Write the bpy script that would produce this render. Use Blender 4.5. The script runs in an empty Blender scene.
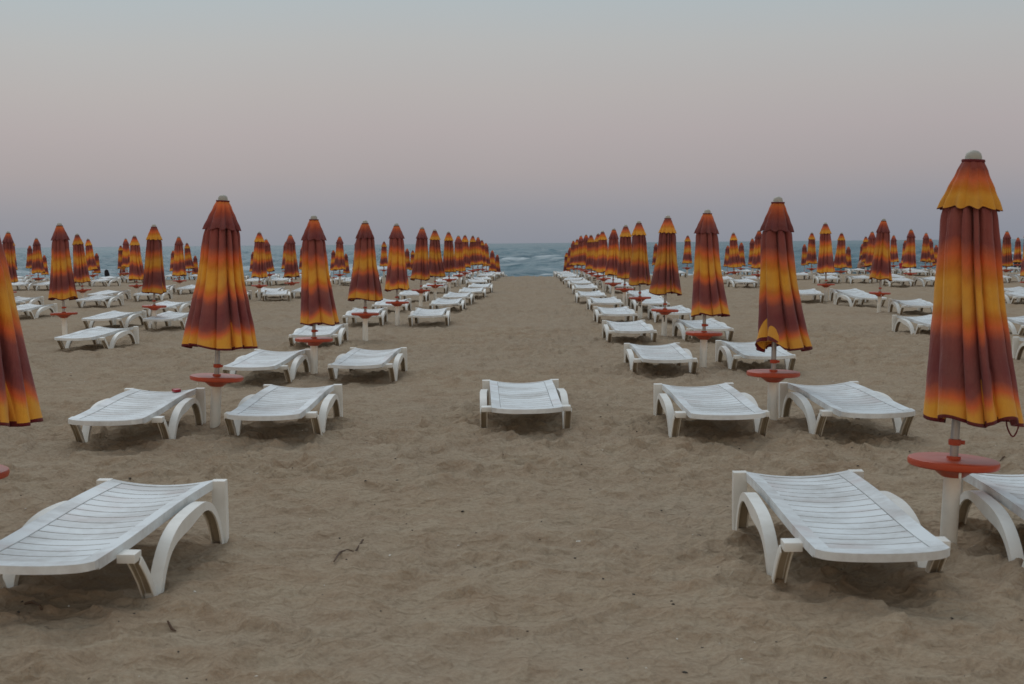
import bpy, bmesh, math, random
import numpy as np
from mathutils import Vector, Matrix

random.seed(11)
C = bpy.context.scene
COL = C.collection
F_PX, CX, CY, EYE = 1422.0, 512.0, 342.0, 1.55
SEA_Z = -1.3

# ------------------------------------------------------------------ camera
def cam_axes():
    px, py, roll = 530.0, 243.3, math.radians(0.5)
    yaw = math.atan((px-CX)/F_PX); pitch = math.atan((CY-py)/F_PX)
    Fw = Vector((-math.sin(yaw)*math.cos(pitch), math.cos(yaw)*math.cos(pitch), -math.sin(pitch)))
    R = Vector((math.cos(yaw), math.sin(yaw), 0)); U = R.cross(Fw)
    R2 = R*math.cos(roll) - U*math.sin(roll); U2 = U*math.cos(roll) + R*math.sin(roll)
    return R2, U2, Fw
AX_R, AX_U, AX_F = cam_axes()
cam_d = bpy.data.cameras.new('camera'); cam = bpy.data.objects.new('camera', cam_d); COL.objects.link(cam)
cam_d.sensor_width = 36.0; cam_d.lens = F_PX/1024*36.0
cam_d.clip_start = 0.1; cam_d.clip_end = 60000
m = Matrix((AX_R, AX_U, -AX_F)).transposed().to_4x4(); m.translation = (0, 0, EYE)
cam.matrix_world = m
C.camera = cam
cam_d.dof.use_dof = True; cam_d.dof.focus_distance = 13.0; cam_d.dof.aperture_fstop = 8.0

def ray(px, py): return (AX_F*F_PX + AX_R*(px-CX) - AX_U*(py-CY)).normalized()
def at_z(px, py, z):
    d = ray(px, py); t = (z-EYE)/d.z; return Vector((0, 0, EYE)) + d*t
def at_y(px, py, y):
    d = ray(px, py); return Vector((0, 0, EYE)) + d*(y/d.y)

# ------------------------------------------------------------------ terrain
KY = np.array([-400, 50, 56, 62, 68, 74, 78, 82, 86, 91, 97, 104, 130, 200])
KZ = np.array([0, 0, -0.01, -.04, -.09, -.2, -.36, -.62, -.8, -1.0, -1.27, -1.7, -3.0, -4.5])
_yy = np.linspace(-20, 200, 2201); _zz = np.interp(_yy, KY, KZ)
_zz = np.convolve(np.pad(_zz, 20, 'edge'), np.ones(41)/41, 'valid')
def prof(y): return np.interp(y, _yy, _zz)

def hashn(i, j, k):
    n = (i.astype(np.int64)*374761393 + j.astype(np.int64)*668265263 + k*1274126177) & 0xffffffff
    n = ((n ^ (n >> 13))*1274126177) & 0xffffffff
    n = (n ^ (n >> 16)) & 0xffffffff
    n = (n*2246822519) & 0xffffffff
    return ((n ^ (n >> 15)) & 0xffff)/65535.0
def vnoise(x, y, k=0):
    xi, yi = np.floor(x), np.floor(y); fx, fy = x-xi, y-yi
    fx = fx*fx*(3-2*fx); fy = fy*fy*(3-2*fy)
    a, b = hashn(xi, yi, k), hashn(xi+1, yi, k); c, d = hashn(xi, yi+1, k), hashn(xi+1, yi+1, k)
    return (a*(1-fx)+b*fx)*(1-fy) + (c*(1-fx)+d*fx)*fy
def cells(x, y, k):
    """trampled-sand cups: distance to the nearest and second nearest jittered point, and a random depth per cup"""
    xi, yi = np.floor(x), np.floor(y); b1 = np.full(x.shape, 9.0); b2 = np.full(x.shape, 9.0); dep = np.zeros(x.shape)
    for a in (-1, 0, 1):
        for b in (-1, 0, 1):
            qx, qy = xi+a, yi+b
            dx = qx+.08+.84*hashn(qx, qy, k)-x; dy = qy+.08+.84*hashn(qx, qy, k+7)-y
            d = np.sqrt(dx*dx+dy*dy); h = hashn(qx, qy, k+13)
            up = d < b1
            b2 = np.where(up, b1, np.minimum(b2, d)); dep = np.where(up, h, dep); b1 = np.where(up, d, b1)
    return b1, b2, dep
SCOOPS = []                                   # (x, y, radius, depth) hollows dug round the loungers' feet
def height(x, y):
    x = np.asarray(x, float); y = np.asarray(y, float)
    wx = x+.13*(vnoise(x*3, y*3, 1)-.5)+.05*(vnoise(x*9, y*9, 31)-.5); wy = y+.13*(vnoise(x*3, y*3, 2)-.5)+.05*(vnoise(x*9, y*9, 32)-.5)
    amp = .62+.75*vnoise(x*.6, y*.6, 9)
    a1, a2, ad = cells(wx*3.4, wy*3.2, 3); e1, e2, ed = cells(wx*6.8+7, wy*6.5, 5)
    # each tread is a cup whose walls steepen up to a crisp ridge
    h = -.025+.033*amp*(.35+.9*ad)*(np.minimum(a1, .62)/.5)**1.7 + .020*amp*(.3+.9*ed)*(np.minimum(e1, .62)/.5)**1.7
    h += .018*(vnoise(x*.7, y*.8, 11)-.5) + .016*(vnoise(x*2.1, y*2.4, 12)-.5) + .004*(vnoise(x*11, y*12, 14)-.5)
    fade = np.clip((95-y)/25, .1, 1)
    h = h*fade
    for (sx, sy, r, d) in SCOOPS:
        q = ((x-sx)**2+(y-sy)**2)/(r*r)
        h = h - d*np.exp(-q*1.6) + .35*d*np.exp(-(np.sqrt(q)-1.5)**2*5)
    return h + prof(y)
def gz(x, y): return float(height(np.array([x]), np.array([y]))[0])
def slope(y): return float((prof(y+.5)-prof(y-.5)))

# ------------------------------------------------------------------ materials
def newmat(name):
    mt = bpy.data.materials.new(name); mt.use_nodes = True
    nt = mt.node_tree; b = nt.nodes['Principled BSDF']; return mt, nt, b
def N(nt, typ, **kw):
    n = nt.nodes.new(typ)
    for k, v in kw.items():
        if k.startswith('i_'):
            key = k[2:]; key = int(key) if key.isdigit() else key.replace('_', ' ')
            n.inputs[key].default_value = v
        else: setattr(n, k, v)
    return n
def ramp(nt, fac, stops, interp='LINEAR'):
    r = nt.nodes.new('ShaderNodeValToRGB'); r.color_ramp.interpolation = interp
    el = r.color_ramp.elements
    while len(el) < len(stops): el.new(0.5)
    for e, (p, c) in zip(el, stops):
        e.position = p; e.color = (*c, 1) if len(c) == 3 else c
    nt.links.new(fac, r.inputs[0]); return r.outputs[0]
def mixc(nt, fac, a, b, mode='MIX'):
    n = nt.nodes.new('ShaderNodeMix'); n.data_type = 'RGBA'; n.blend_type = mode
    for sock, v in ((n.inputs[0], fac), (n.inputs[6], a), (n.inputs[7], b)):
        if hasattr(v, 'default_value'): nt.links.new(v, sock)
        elif isinstance(v, (int, float)): sock.default_value = v
        else: sock.default_value = (*v, 1)
    return n.outputs[2]
def mathn(nt, op, a, b=None, clamp=False):
    n = nt.nodes.new('ShaderNodeMath'); n.operation = op; n.use_clamp = clamp
    for i, v in enumerate((a, b)):
        if v is None: continue
        if hasattr(v, 'default_value'): nt.links.new(v, n.inputs[i])
        else: n.inputs[i].default_value = v
    return n.outputs[0]
def obj_coords(nt, shift=True):
    """object coordinates, shifted by a random amount per object so copies never repeat"""
    tc = N(nt, 'ShaderNodeTexCoord')
    if not shift: return tc.outputs['Object']
    oi = N(nt, 'ShaderNodeObjectInfo'); s = mathn(nt, 'MULTIPLY', oi.outputs['Random'], 57.0)
    v = N(nt, 'ShaderNodeVectorMath', operation='ADD')
    nt.links.new(tc.outputs['Object'], v.inputs[0]); nt.links.new(s, v.inputs[1]); return v.outputs[0]
def noise(nt, vec, scale, detail=4, rough=.55, dist=0.0):
    n = N(nt, 'ShaderNodeTexNoise', i_Scale=scale, i_Detail=detail, i_Roughness=rough, i_Distortion=dist)
    nt.links.new(vec, n.inputs['Vector']); return n.outputs['Fac']
def bump(nt, b, h, strength, dist, prev=None):
    n = N(nt, 'ShaderNodeBump', i_Strength=strength, i_Distance=dist); nt.links.new(h, n.inputs['Height'])
    if prev: nt.links.new(prev, n.inputs['Normal'])
    nt.links.new(n.outputs[0], b.inputs['Normal']); return n.outputs[0]

def mat_plastic(name, base, dirt, rough=.45, amount=.5, stain=None):
    mt, nt, b = newmat(name); v = obj_coords(nt)
    st = N(nt, 'ShaderNodeMapping'); st.inputs['Scale'].default_value = (1.6, 3.0, 1.6); nt.links.new(v, st.inputs[0])
    n1 = noise(nt, st.outputs[0], 1.2, 4, .55, .5); n2 = noise(nt, v, 23, 5, .6)
    f = mathn(nt, 'MULTIPLY_ADD', n1, .75, ); nt.nodes[-1].inputs[2].default_value = 0.0
    f = mathn(nt, 'ADD', f, mathn(nt, 'MULTIPLY', n2, .25))
    f = ramp(nt, f, [(.43, (0, 0, 0)), (.67, (amount,)*3)])
    col = mixc(nt, f, base, dirt)
    if stain:
        n3 = noise(nt, st.outputs[0], .9, 3, .5, 1.0)
        col = mixc(nt, ramp(nt, n3, [(.56, (0, 0, 0)), (.7, (.45,)*3)]), col, stain)
    nt.links.new(col, b.inputs['Base Color'])
    rr = mathn(nt, 'MULTIPLY_ADD', n1, .3); nt.nodes[-1].inputs[2].default_value = rough-.12
    nt.links.new(rr, b.inputs['Roughness'])
    b.inputs['Specular IOR Level'].default_value = .35
    bump(nt, b, n2, .12, .002)
    return mt
M_BED = mat_plastic('bed_plastic', (.76, .81, .82), (.38, .36, .33), .5, .72, (.56, .48, .46))
M_FRAME = mat_plastic('frame_plastic', (.82, .82, .77), (.52, .48, .41), .45, .45)
M_INNER = mat_plastic('aged_shaded_inner_plastic', (.50, .45, .36), (.30, .25, .18), .7, .8)  # aged plastic brown, with channel shade and sand bounce put into the colour
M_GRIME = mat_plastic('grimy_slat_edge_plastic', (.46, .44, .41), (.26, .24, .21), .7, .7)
M_TUBE = mat_plastic('tube_plastic', (.82, .81, .73), (.56, .52, .43), .4, .5)
M_RED = mat_plastic('red_plastic', (.45, .058, .017), (.30, .07, .04), .36, .6)
M_CAP = mat_plastic('cap_plastic', (.42, .41, .36), (.28, .27, .22), .5, .5)

def simple(name, col, rough=.6, metal=0.0, var=.25, scale=30):
    mt, nt, b = newmat(name); v = obj_coords(nt); n = noise(nt, v, scale, 4)
    c = mixc(nt, n, tuple(x*(1-var) for x in col), tuple(min(1, x*(1+var)) for x in col))
    nt.links.new(c, b.inputs['Base Color']); b.inputs['Roughness'].default_value = rough; b.inputs['Metallic'].default_value = metal
    return mt
M_POLE = simple('grey_metal', (.36, .36, .36), .42, .75, .2, 12)
M_STRAP = simple('dark_red_webbing', (.13, .012, .014), .85)
M_INK = simple('black_paint', (.012, .012, .013), .5)
M_SKIN = simple('skin', (.36, .19, .12), .6)
M_SKIN2 = simple('pale_skin', (.45, .27, .2), .6)
M_HAIR = simple('dark_hair', (.012, .01, .009), .6)
M_BLACK = simple('black_cloth', (.008, .008, .010), .9)
M_SHIRT = simple('red_cloth', (.42, .02, .03), .85)
M_PINK = simple('pink_cloth', (.5, .3, .3), .85)
M_TRUNKS = simple('dark_shorts_cloth', (.04, .04, .055), .85)
M_BOX = simple('red_card', (.38, .012, .03), .4)
M_DARKBIT = simple('dark_dry_weed', (.035, .028, .02), .9)
M_SHELL = simple('pale_shell', (.62, .58, .5), .6)
M_TWIG = simple('dry_twig', (.10, .06, .035), .9)

MAR, ORA, YEL, PIP = (.175, .043, .042), (.62, .13, .038), (.68, .315, .035), (.12, .008, .012)
MAR2 = (.235, .060, .05)
def mat_cloth(name, stops):
    mt, nt, b = newmat(name)
    at = N(nt, 'ShaderNodeAttribute', attribute_name='cloth_v'); v = obj_coords(nt)
    nz = noise(nt, v, 9, 3)
    vv = mathn(nt, 'ADD', at.outputs['Fac'], mathn(nt, 'MULTIPLY', mathn(nt, 'SUBTRACT', nz, .5), .035))
    vv = mathn(nt, 'ADD', vv, mathn(nt, 'MULTIPLY', mathn(nt, 'SUBTRACT', N(nt, 'ShaderNodeObjectInfo').outputs['Random'], .5), .03))
    # the hem binding keeps its own crisp edge
    c = ramp(nt, vv, stops)
    pip = mathn(nt, 'GREATER_THAN', N(nt, 'ShaderNodeAttribute', attribute_name='hem_edge').outputs['Fac'], .5)
    c = mixc(nt, pip, c, PIP)
    c = mixc(nt, ramp(nt, noise(nt, v, 5, 6, .6), [(.4, (0, 0, 0)), (.75, (.22,)*3)]), c, (.30, .16, .12))
    hv = N(nt, 'ShaderNodeHueSaturation'); nt.links.new(c, hv.inputs['Color'])
    nt.links.new(mathn(nt, 'MULTIPLY_ADD', N(nt, 'ShaderNodeObjectInfo').outputs['Random'], .35), hv.inputs['Value'])
    for q in nt.nodes:
        if q.bl_idname == 'ShaderNodeMath' and q.operation == 'MULTIPLY_ADD' and abs(q.inputs[1].default_value-.35) < 1e-4: q.inputs[2].default_value = .86
    nt.links.new(hv.outputs[0], b.inputs['Base Color']); b.inputs['Roughness'].default_value = .82
    b.inputs['Specular IOR Level'].default_value = .25
    b.inputs['Sheen Weight'].default_value = .08; b.inputs['Sheen Roughness'].default_value = .5
    st = N(nt, 'ShaderNodeMapping'); st.inputs['Scale'].default_value = (1, 1, .35); nt.links.new(v, st.inputs[0])
    w1 = bump(nt, b, noise(nt, st.outputs[0], 16, 4, .55, .8), .9, .016)
    w1 = bump(nt, b, noise(nt, v, 26, 3, .6, 1.5), .35, .008, w1)
    bump(nt, b, noise(nt, v, 420, 1), .12, .001, w1)
    return mt
M_CLOTH = mat_cloth('striped_canopy_cloth', [(.0, MAR), (.10, MAR2), (.20, MAR2), (.285, ORA), (.35, (.58, .19, .02)), (.40, YEL), (.49, YEL),
    (.54, (.58, .18, .02)), (.585, ORA), (.65, MAR2), (.74, MAR), (.80, MAR), (.85, MAR2), (.90, ORA), (.945, YEL), (1, YEL)])
M_FLAP_Y = mat_cloth('vent_cloth_yellow_hem', [(0, MAR2), (.18, (.25, .05, .03)), (.42, ORA), (.62, (.60, .2, .018)), (.75, YEL), (1, YEL)])
M_FLAP_M = mat_cloth('vent_cloth_maroon_hem', [(0, (.55, .17, .02)), (.18, ORA), (.45, (.33, .062, .03)), (.65, MAR2), (.85, MAR), (1, MAR)])

def mat_sand():
    mt, nt, b = newmat('dry_sand'); tc = N(nt, 'ShaderNodeTexCoord'); v = tc.outputs['Object']
    big = noise(nt, v, .35, 5, .6); mid = noise(nt, v, 3.2, 5, .6, .4); fine = noise(nt, v, 44, 5, .75); grain = noise(nt, v, 420, 2, .6)
    c = mixc(nt, ramp(nt, mid, [(.35, (0, 0, 0)), (.65, (1, 1, 1))]), (.335, .238, .152), (.395, .308, .210))
    c = mixc(nt, ramp(nt, big, [(.35, (0, 0, 0)), (.7, (.55,)*3)]), c, (.355, .285, .21))
    c = mixc(nt, ramp(nt, fine, [(.36, (.4,)*3), (.52, (0, 0, 0))]), c, (.20, .145, .10))
    c = mixc(nt, ramp(nt, fine, [(.52, (0, 0, 0)), (.68, (.35,)*3)]), c, (.47, .395, .30))
    c = mixc(nt, ramp(nt, grain, [(.62, (0, 0, 0)), (.75, (.4,)*3)]), c, (.46, .40, .32))
    # wet sand towards the waterline
    sp = N(nt, 'ShaderNodeSeparateXYZ'); nt.links.new(v, sp.inputs[0])
    wet = mathn(nt, 'MULTIPLY', mathn(nt, 'SUBTRACT', sp.outputs['Y'], 90.0), .12, True)
    c = mixc(nt, wet, c, (.10, .075, .055))
    # moist sand dug up round the beds, with shade painted beneath and before them
    dp = N(nt, 'ShaderNodeAttribute', attribute_name='damp_shade')
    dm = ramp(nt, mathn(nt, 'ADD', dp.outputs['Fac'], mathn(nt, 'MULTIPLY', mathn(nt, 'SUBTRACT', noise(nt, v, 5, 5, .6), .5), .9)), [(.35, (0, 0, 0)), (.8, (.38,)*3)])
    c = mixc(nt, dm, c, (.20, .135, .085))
    # dark dry crumbs
    vo = N(nt, 'ShaderNodeTexVoronoi', i_Scale=7.0); nt.links.new(v, vo.inputs['Vector'])
    cr = mathn(nt, 'LESS_THAN', vo.outputs['Distance'], .045)
    sc_ = N(nt, 'ShaderNodeSeparateColor'); nt.links.new(vo.outputs['Color'], sc_.inputs[0])
    keep = mathn(nt, 'GREATER_THAN', sc_.outputs[0], .55)
    c = mixc(nt, mathn(nt, 'MULTIPLY', mathn(nt, 'MULTIPLY', cr, keep), .7), c, (.07, .05, .035))
    nt.links.new(c, b.inputs['Base Color'])
    b.inputs['Roughness'].default_value = .95; b.inputs['Specular IOR Level'].default_value = .1
    vr = N(nt, 'ShaderNodeTexVoronoi', i_Scale=3.4, feature='SMOOTH_F1'); nt.links.new(v, vr.inputs['Vector']); vr.inputs['Smoothness'].default_value = .25
    p = bump(nt, b, vr.outputs['Distance'], .3, .05)
    ve = N(nt, 'ShaderNodeTexVoronoi', i_Scale=9.5, feature='DISTANCE_TO_EDGE'); nt.links.new(v, ve.inputs['Vector'])
    p = bump(nt, b, ramp(nt, ve.outputs['Distance'], [(0, (1, 1, 1)), (.16, (0, 0, 0))]), .5, .012, p)
    p = bump(nt, b, noise(nt, v, 11, 4, .6), .6, .02, p)
    p = p = bump(nt, b, fine, .6, .007, p); bump(nt, b, grain, .4, .002, p)
    return mt
M_SAND = mat_sand()

def mat_sea():
    mt, nt, b = newmat('sea_water'); tc = N(nt, 'ShaderNodeTexCoord'); v = tc.outputs['Object']
    st = N(nt, 'ShaderNodeMapping'); st.inputs['Scale'].default_value = (.10, .26, 1); nt.links.new(v, st.inputs[0])
    st2 = N(nt, 'ShaderNodeMapping'); st2.inputs['Scale'].default_value = (.035, .022, 1); nt.links.new(v, st2.inputs[0])
    n1 = noise(nt, st.outputs[0], 1.0, 7, .62, .5); n2 = noise(nt, st2.outputs[0], 1.0, 5, .6)
    c = mixc(nt, ramp(nt, n2, [(.3, (0, 0, 0)), (.7, (1, 1, 1))]), (.027, .100, .136), (.056, .160, .198))
    fo = N(nt, 'ShaderNodeAttribute', attribute_name='foam')
    ff = mathn(nt, 'ADD', fo.outputs['Fac'], mathn(nt, 'MULTIPLY', mathn(nt, 'SUBTRACT', n1, .5), 2.3))
    ff = ramp(nt, ff, [(.45, (0, 0, 0)), (.85, (.85,)*3)])
    c = mixc(nt, ff, c, (.70, .75, .76))
    nt.links.new(c, b.inputs['Base Color'])
    nt.links.new(mathn(nt, 'MULTIPLY_ADD', ff, .5), b.inputs['Roughness']); nt.nodes[-1].inputs[2].default_value = .3
    b.inputs['IOR'].default_value = 1.33; b.inputs['Specular IOR Level'].default_value = .22
    p = bump(nt, b, n1, .9, 1.1)
    st3 = N(nt, 'ShaderNodeMapping'); st3.inputs['Scale'].default_value = (.5, 1.1, 1); nt.links.new(v, st3.inputs[0])
    bump(nt, b, noise(nt, st3.outputs[0], 1, 4, .6), .6, .3, p)
    return mt
M_SEA = mat_sea()

# ------------------------------------------------------------------ helpers
def link(name, mesh, parent=None, mats=()):
    for mm in mats: mesh.materials.append(mm)
    o = bpy.data.objects.new(name, mesh); COL.objects.link(o)
    if parent: o.parent = parent
    return o
def from_bm(name, bm, mats, parent=None, smooth=True, bevel=0.0, seg=2):
    if bevel:
        ed = [e for e in bm.edges if len(e.link_faces) == 2 and e.calc_face_angle(0) > .6]
        if ed: bmesh.ops.bevel(bm, geom=ed, offset=bevel, segments=seg, profile=.6, affect='EDGES', clamp_overlap=True)
    bmesh.ops.recalc_face_normals(bm, faces=bm.faces)
    me = bpy.data.meshes.new(name); bm.to_mesh(me); bm.free()
    if smooth:
        me.polygons.foreach_set('use_smooth', [True]*len(me.polygons))
    o = link(name, me, parent, mats if isinstance(mats, (list, tuple)) else (mats,))
    if smooth: me.set_sharp_from_angle(angle=math.radians(40))
    return o
def empty(name, label, cat, group=None, loc=(0, 0, 0), rz=0):
    o = bpy.data.objects.new(name, None); COL.objects.link(o); o.empty_display_size = .2
    o.location = loc; o.rotation_euler = (0, 0, rz); tag(o, label, cat, group); return o
def tag(o, label, cat, group=None):
    o['label'] = label; o['category'] = cat
    if group: o['group'] = group
def copy_tree(o, parent=None):
    c = o.copy(); COL.objects.link(c)
    if parent: c.parent = parent
    for ch in CHILDREN.get(o.name, []): copy_tree(ch, c)
    return c
CHILDREN = {}
def note_children():
    CHILDREN.clear()
    for o in bpy.data.objects:
        if o.parent: CHILDREN.setdefault(o.parent.name, []).append(o)
def grid_mesh(name, X, Y, Z, mat, attrs=None):
    ny, nx = X.shape
    co = np.stack([X, Y, Z], -1).reshape(-1, 3).astype(np.float32)
    i = np.arange(nx*ny).reshape(ny, nx)
    q = np.stack([i[:-1, :-1], i[:-1, 1:], i[1:, 1:], i[1:, :-1]], -1).reshape(-1, 4).astype(np.int32)
    me = bpy.data.meshes.new(name); me.vertices.add(len(co)); me.vertices.foreach_set('co', co.ravel())
    me.loops.add(q.size); me.loops.foreach_set('vertex_index', q.ravel())
    me.polygons.add(len(q)); me.polygons.foreach_set('loop_start', np.arange(0, q.size, 4, dtype=np.int32))
    me.polygons.foreach_set('use_smooth', np.ones(len(q), bool))
    for k, a in (attrs or {}).items():
        at = me.attributes.new(k, 'FLOAT', 'POINT'); at.data.foreach_set('value', a.ravel().astype(np.float32))
    me.update(calc_edges=True); me.validate()
    return link(name, me, None, (mat,))
def bm_lathe(bm, prof_rz, n=32, cx=0, cy=0):
    rings = []
    for r, z in prof_rz:
        if r < 1e-5: rings.append([bm.verts.new((cx, cy, z))])
        else: rings.append([bm.verts.new((cx+r*math.cos(2*math.pi*k/n), cy+r*math.sin(2*math.pi*k/n), z)) for k in range(n)])
    for a, b in zip(rings, rings[1:]):
        for k in range(n):
            k2 = (k+1) % n
            if len(a) == 1 and len(b) == 1: continue
            if len(a) == 1: bm.faces.new((a[0], b[k], b[k2]))
            elif len(b) == 1: bm.faces.new((a[k], a[k2], b[0]))
            else: bm.faces.new((a[k], a[k2], b[k2], b[k]))
def bm_tube(bm, pts, rad, n=8):
    pts = [Vector(p) for p in pts]; rings = []
    up = Vector((.31, .17, .93))
    for i, p in enumerate(pts):
        t = (pts[min(i+1, len(pts)-1)]-pts[max(i-1, 0)]).normalized()
        a = t.cross(up).normalized(); b = t.cross(a)
        r = rad[i] if isinstance(rad, (list, tuple)) else rad
        rings.append([bm.verts.new(p+a*r*math.cos(2*math.pi*k/n)+b*r*math.sin(2*math.pi*k/n)) for k in range(n)])
    for a, b in zip(rings, rings[1:]):
        for k in range(n): bm.faces.new((a[k], a[(k+1) % n], b[(k+1) % n], b[k]))
    bm.faces.new(rings[0][::-1]); bm.faces.new(rings[-1])
def bm_sweep(bm, path, section, closed_caps=True, mat_of=None):
    """sweep a polygon section [(u,n)] along a path of (y,z) in the x = const plane; u runs along x, n along the path's left normal"""
    P = [Vector((0, a, b)) for a, b in path]; rings = []
    for i, p in enumerate(P):
        t = (P[min(i+1, len(P)-1)]-P[max(i-1, 0)]).normalized()
        nl = Vector((0, -t.z, t.y))
        sec = section(i/(len(P)-1)) if callable(section) else section
        rings.append([bm.verts.new(p+Vector((u, 0, 0))+nl*n) for u, n in sec])
    ns = len(rings[0])
    for a, b in zip(rings, rings[1:]):
        for k in range(ns):
            f = bm.faces.new((a[k], a[(k+1) % ns], b[(k+1) % ns], b[k]))
            if mat_of: f.material_index = mat_of(k)
    if closed_caps:
        bm.faces.new(rings[0][::-1]); bm.faces.new(rings[-1])

# ------------------------------------------------------------------ sun lounger (origin on the ground under its middle, head towards +Y)
LEN = 1.73; Y0 = .87
def yy(s): return Y0-s
def bed_z(x, s):
    t = min(max(s/LEN, 0), 1)
    z = .333-.060*t+.007*math.sin(t*math.pi*2-.35)
    sag = .032-.019*t**3
    return z-sag*(1-(x/.285)**2)
def slab(bm, x0, x1, s0, s1, nx, ns, th, zoff=0.0, edge=None):
    top, bot = [], []
    for j in range(ns+1):
        rt, rb = [], []
        for i in range(nx+1):
            x = x0+(x1-x0)*i/nx; e = edge(x) if edge else s1
            s = s0+(e-s0)*j/ns; z = bed_z(x, s)+zoff
            rt.append(bm.verts.new((x, yy(s), z))); rb.append(bm.verts.new((x, yy(s), z-th)))
        top.append(rt); bot.append(rb)
    for j in range(ns):
        for i in range(nx):
            bm.faces.new((top[j][i], top[j+1][i], top[j+1][i+1], top[j][i+1])); bm.faces.new((bot[j][i], bot[j][i+1], bot[j+1][i+1], bot[j+1][i]))
        bm.faces.new((top[j][0], bot[j][0], bot[j+1][0], top[j+1][0])); bm.faces.new((top[j][nx], top[j+1][nx], bot[j+1][nx], bot[j][nx]))
    for i in range(nx):
        bm.faces.new((top[0][i], top[0][i+1], bot[0][i+1], bot[0][i])); bm.faces.new((top[ns][i], bot[ns][i], bot[ns][i+1], top[ns][i+1]))
def bez(p0, p1, p2, p3, n):
    out = []
    for i in range(n+1):
        t = i/n; a = (1-t)**3; b = 3*t*(1-t)**2; c = 3*t*t*(1-t); d = t**3
        out.append((a*p0[0]+b*p1[0]+c*p2[0]+d*p3[0], a*p0[1]+b*p1[1]+c*p2[1]+d*p3[1]))
    return out
def make_lounger():
    root = empty('sun_lounger', '-', 'sun lounger')
    bm = bmesh.new()
    slab(bm, -.285, -.214, .048, LEN-.088, 2, 20, .046); slab(bm, .214, .285, .048, LEN-.088, 2, 20, .046)
    slab(bm, -.285, .285, 0, .045, 14, 1, .045)
    slab(bm, -.285, .285, LEN-.085, LEN, 24, 3, .036, edge=lambda x: LEN+.008-.045*abs(x/.285)**9-.006*(x/.285)**2)
    from_bm('bed_frame', bm, M_BED, root, bevel=.006)
    bm = bmesh.new(); n = 15; a, b = .05, LEN-.092; p = (b-a)/n
    for k in range(n): slab(bm, -.211, .211, a+k*p+.004, a+(k+1)*p-.005, 14, 3, .018, -.003)
    bm.normal_update()
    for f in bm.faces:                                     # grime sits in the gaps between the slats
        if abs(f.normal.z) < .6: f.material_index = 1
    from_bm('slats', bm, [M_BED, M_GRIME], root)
    W = .030
    for sg in (-1, 1):
        cx = sg*.313
        # rear post, a tapering upright strap bent into the foot
        bm = bmesh.new()
        path = [(yy(.026), -.06), (yy(.020), .01), (yy(.016), .10), (yy(.018), .2), (yy(.022), .28), (yy(.027), .331)]
        bm_sweep(bm, path, lambda t: [(-.036-.002*t, -.024), (.036, -.024), (.036, .024), (-.036-.002*t, .024)])
        for v in bm.verts: v.co.x += cx
        from_bm('rear_leg', bm, M_FRAME, root, bevel=.013, seg=3)
        # arch from the rear foot up beside the rail and down to the middle foot: a channel, open underneath
        ap = bez((yy(.055), -.06), (yy(.12), .18), (yy(.27), .292), (yy(.50), .294), 14)[:-1] + bez((yy(.50), .294), (yy(.84), .296), (yy(1.09), .27), (yy(1.185), -.06), 16)
        def splay(v):                                      # the legs stand wider than the bed towards the foot end
            v.co.x = cx+v.co.x+sg*(.004+.030*max(0, min(1, (Y0-v.co.y-.1)/.6)))
        def sec(t):
            d = .040+.034*math.exp(-((t-.38)/.15)**2)
            return [(-W, 0), (-W, -d), (-W+.009, -d), (-W+.009, -.011), (W-.009, -.011), (W-.009, -d), (W, -d), (W, 0)]
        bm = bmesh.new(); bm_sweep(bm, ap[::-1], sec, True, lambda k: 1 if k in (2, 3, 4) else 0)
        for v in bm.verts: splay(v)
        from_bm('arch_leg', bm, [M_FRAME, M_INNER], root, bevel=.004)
        # front strut: from the middle foot up to the knuckle, channel open towards the foot end
        fp = [(yy(1.165), -.06), (yy(1.185), -.012), (yy(1.21), .03), (yy(1.265), .105), (yy(1.33), .175), (yy(1.385), .226)]
        d = .042
        sc = [(-W, .0), (-W, -d), (-W+.008, -d), (-W+.008, -.009), (W-.008, -.009), (W-.008, -d), (W, -d), (W, 0)]
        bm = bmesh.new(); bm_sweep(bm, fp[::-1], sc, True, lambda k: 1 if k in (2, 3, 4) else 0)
        g = bmesh.ops.create_cube(bm, size=1)['verts']
        for v in g:
            v.co = Vector((v.co.x*.082-sg*.022, v.co.y*.085, v.co.z*.040)); v.co.z += .228+v.co.y*.06; v.co.y += yy(1.405)
        g = bmesh.ops.create_cube(bm, size=1)['verts']
        for v in g: v.co = Vector((v.co.x*.044, v.co.y*.03+yy(1.215), v.co.z*.022+.010))
        for v in bm.verts: splay(v)
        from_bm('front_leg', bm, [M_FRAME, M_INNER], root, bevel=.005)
    return root

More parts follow.
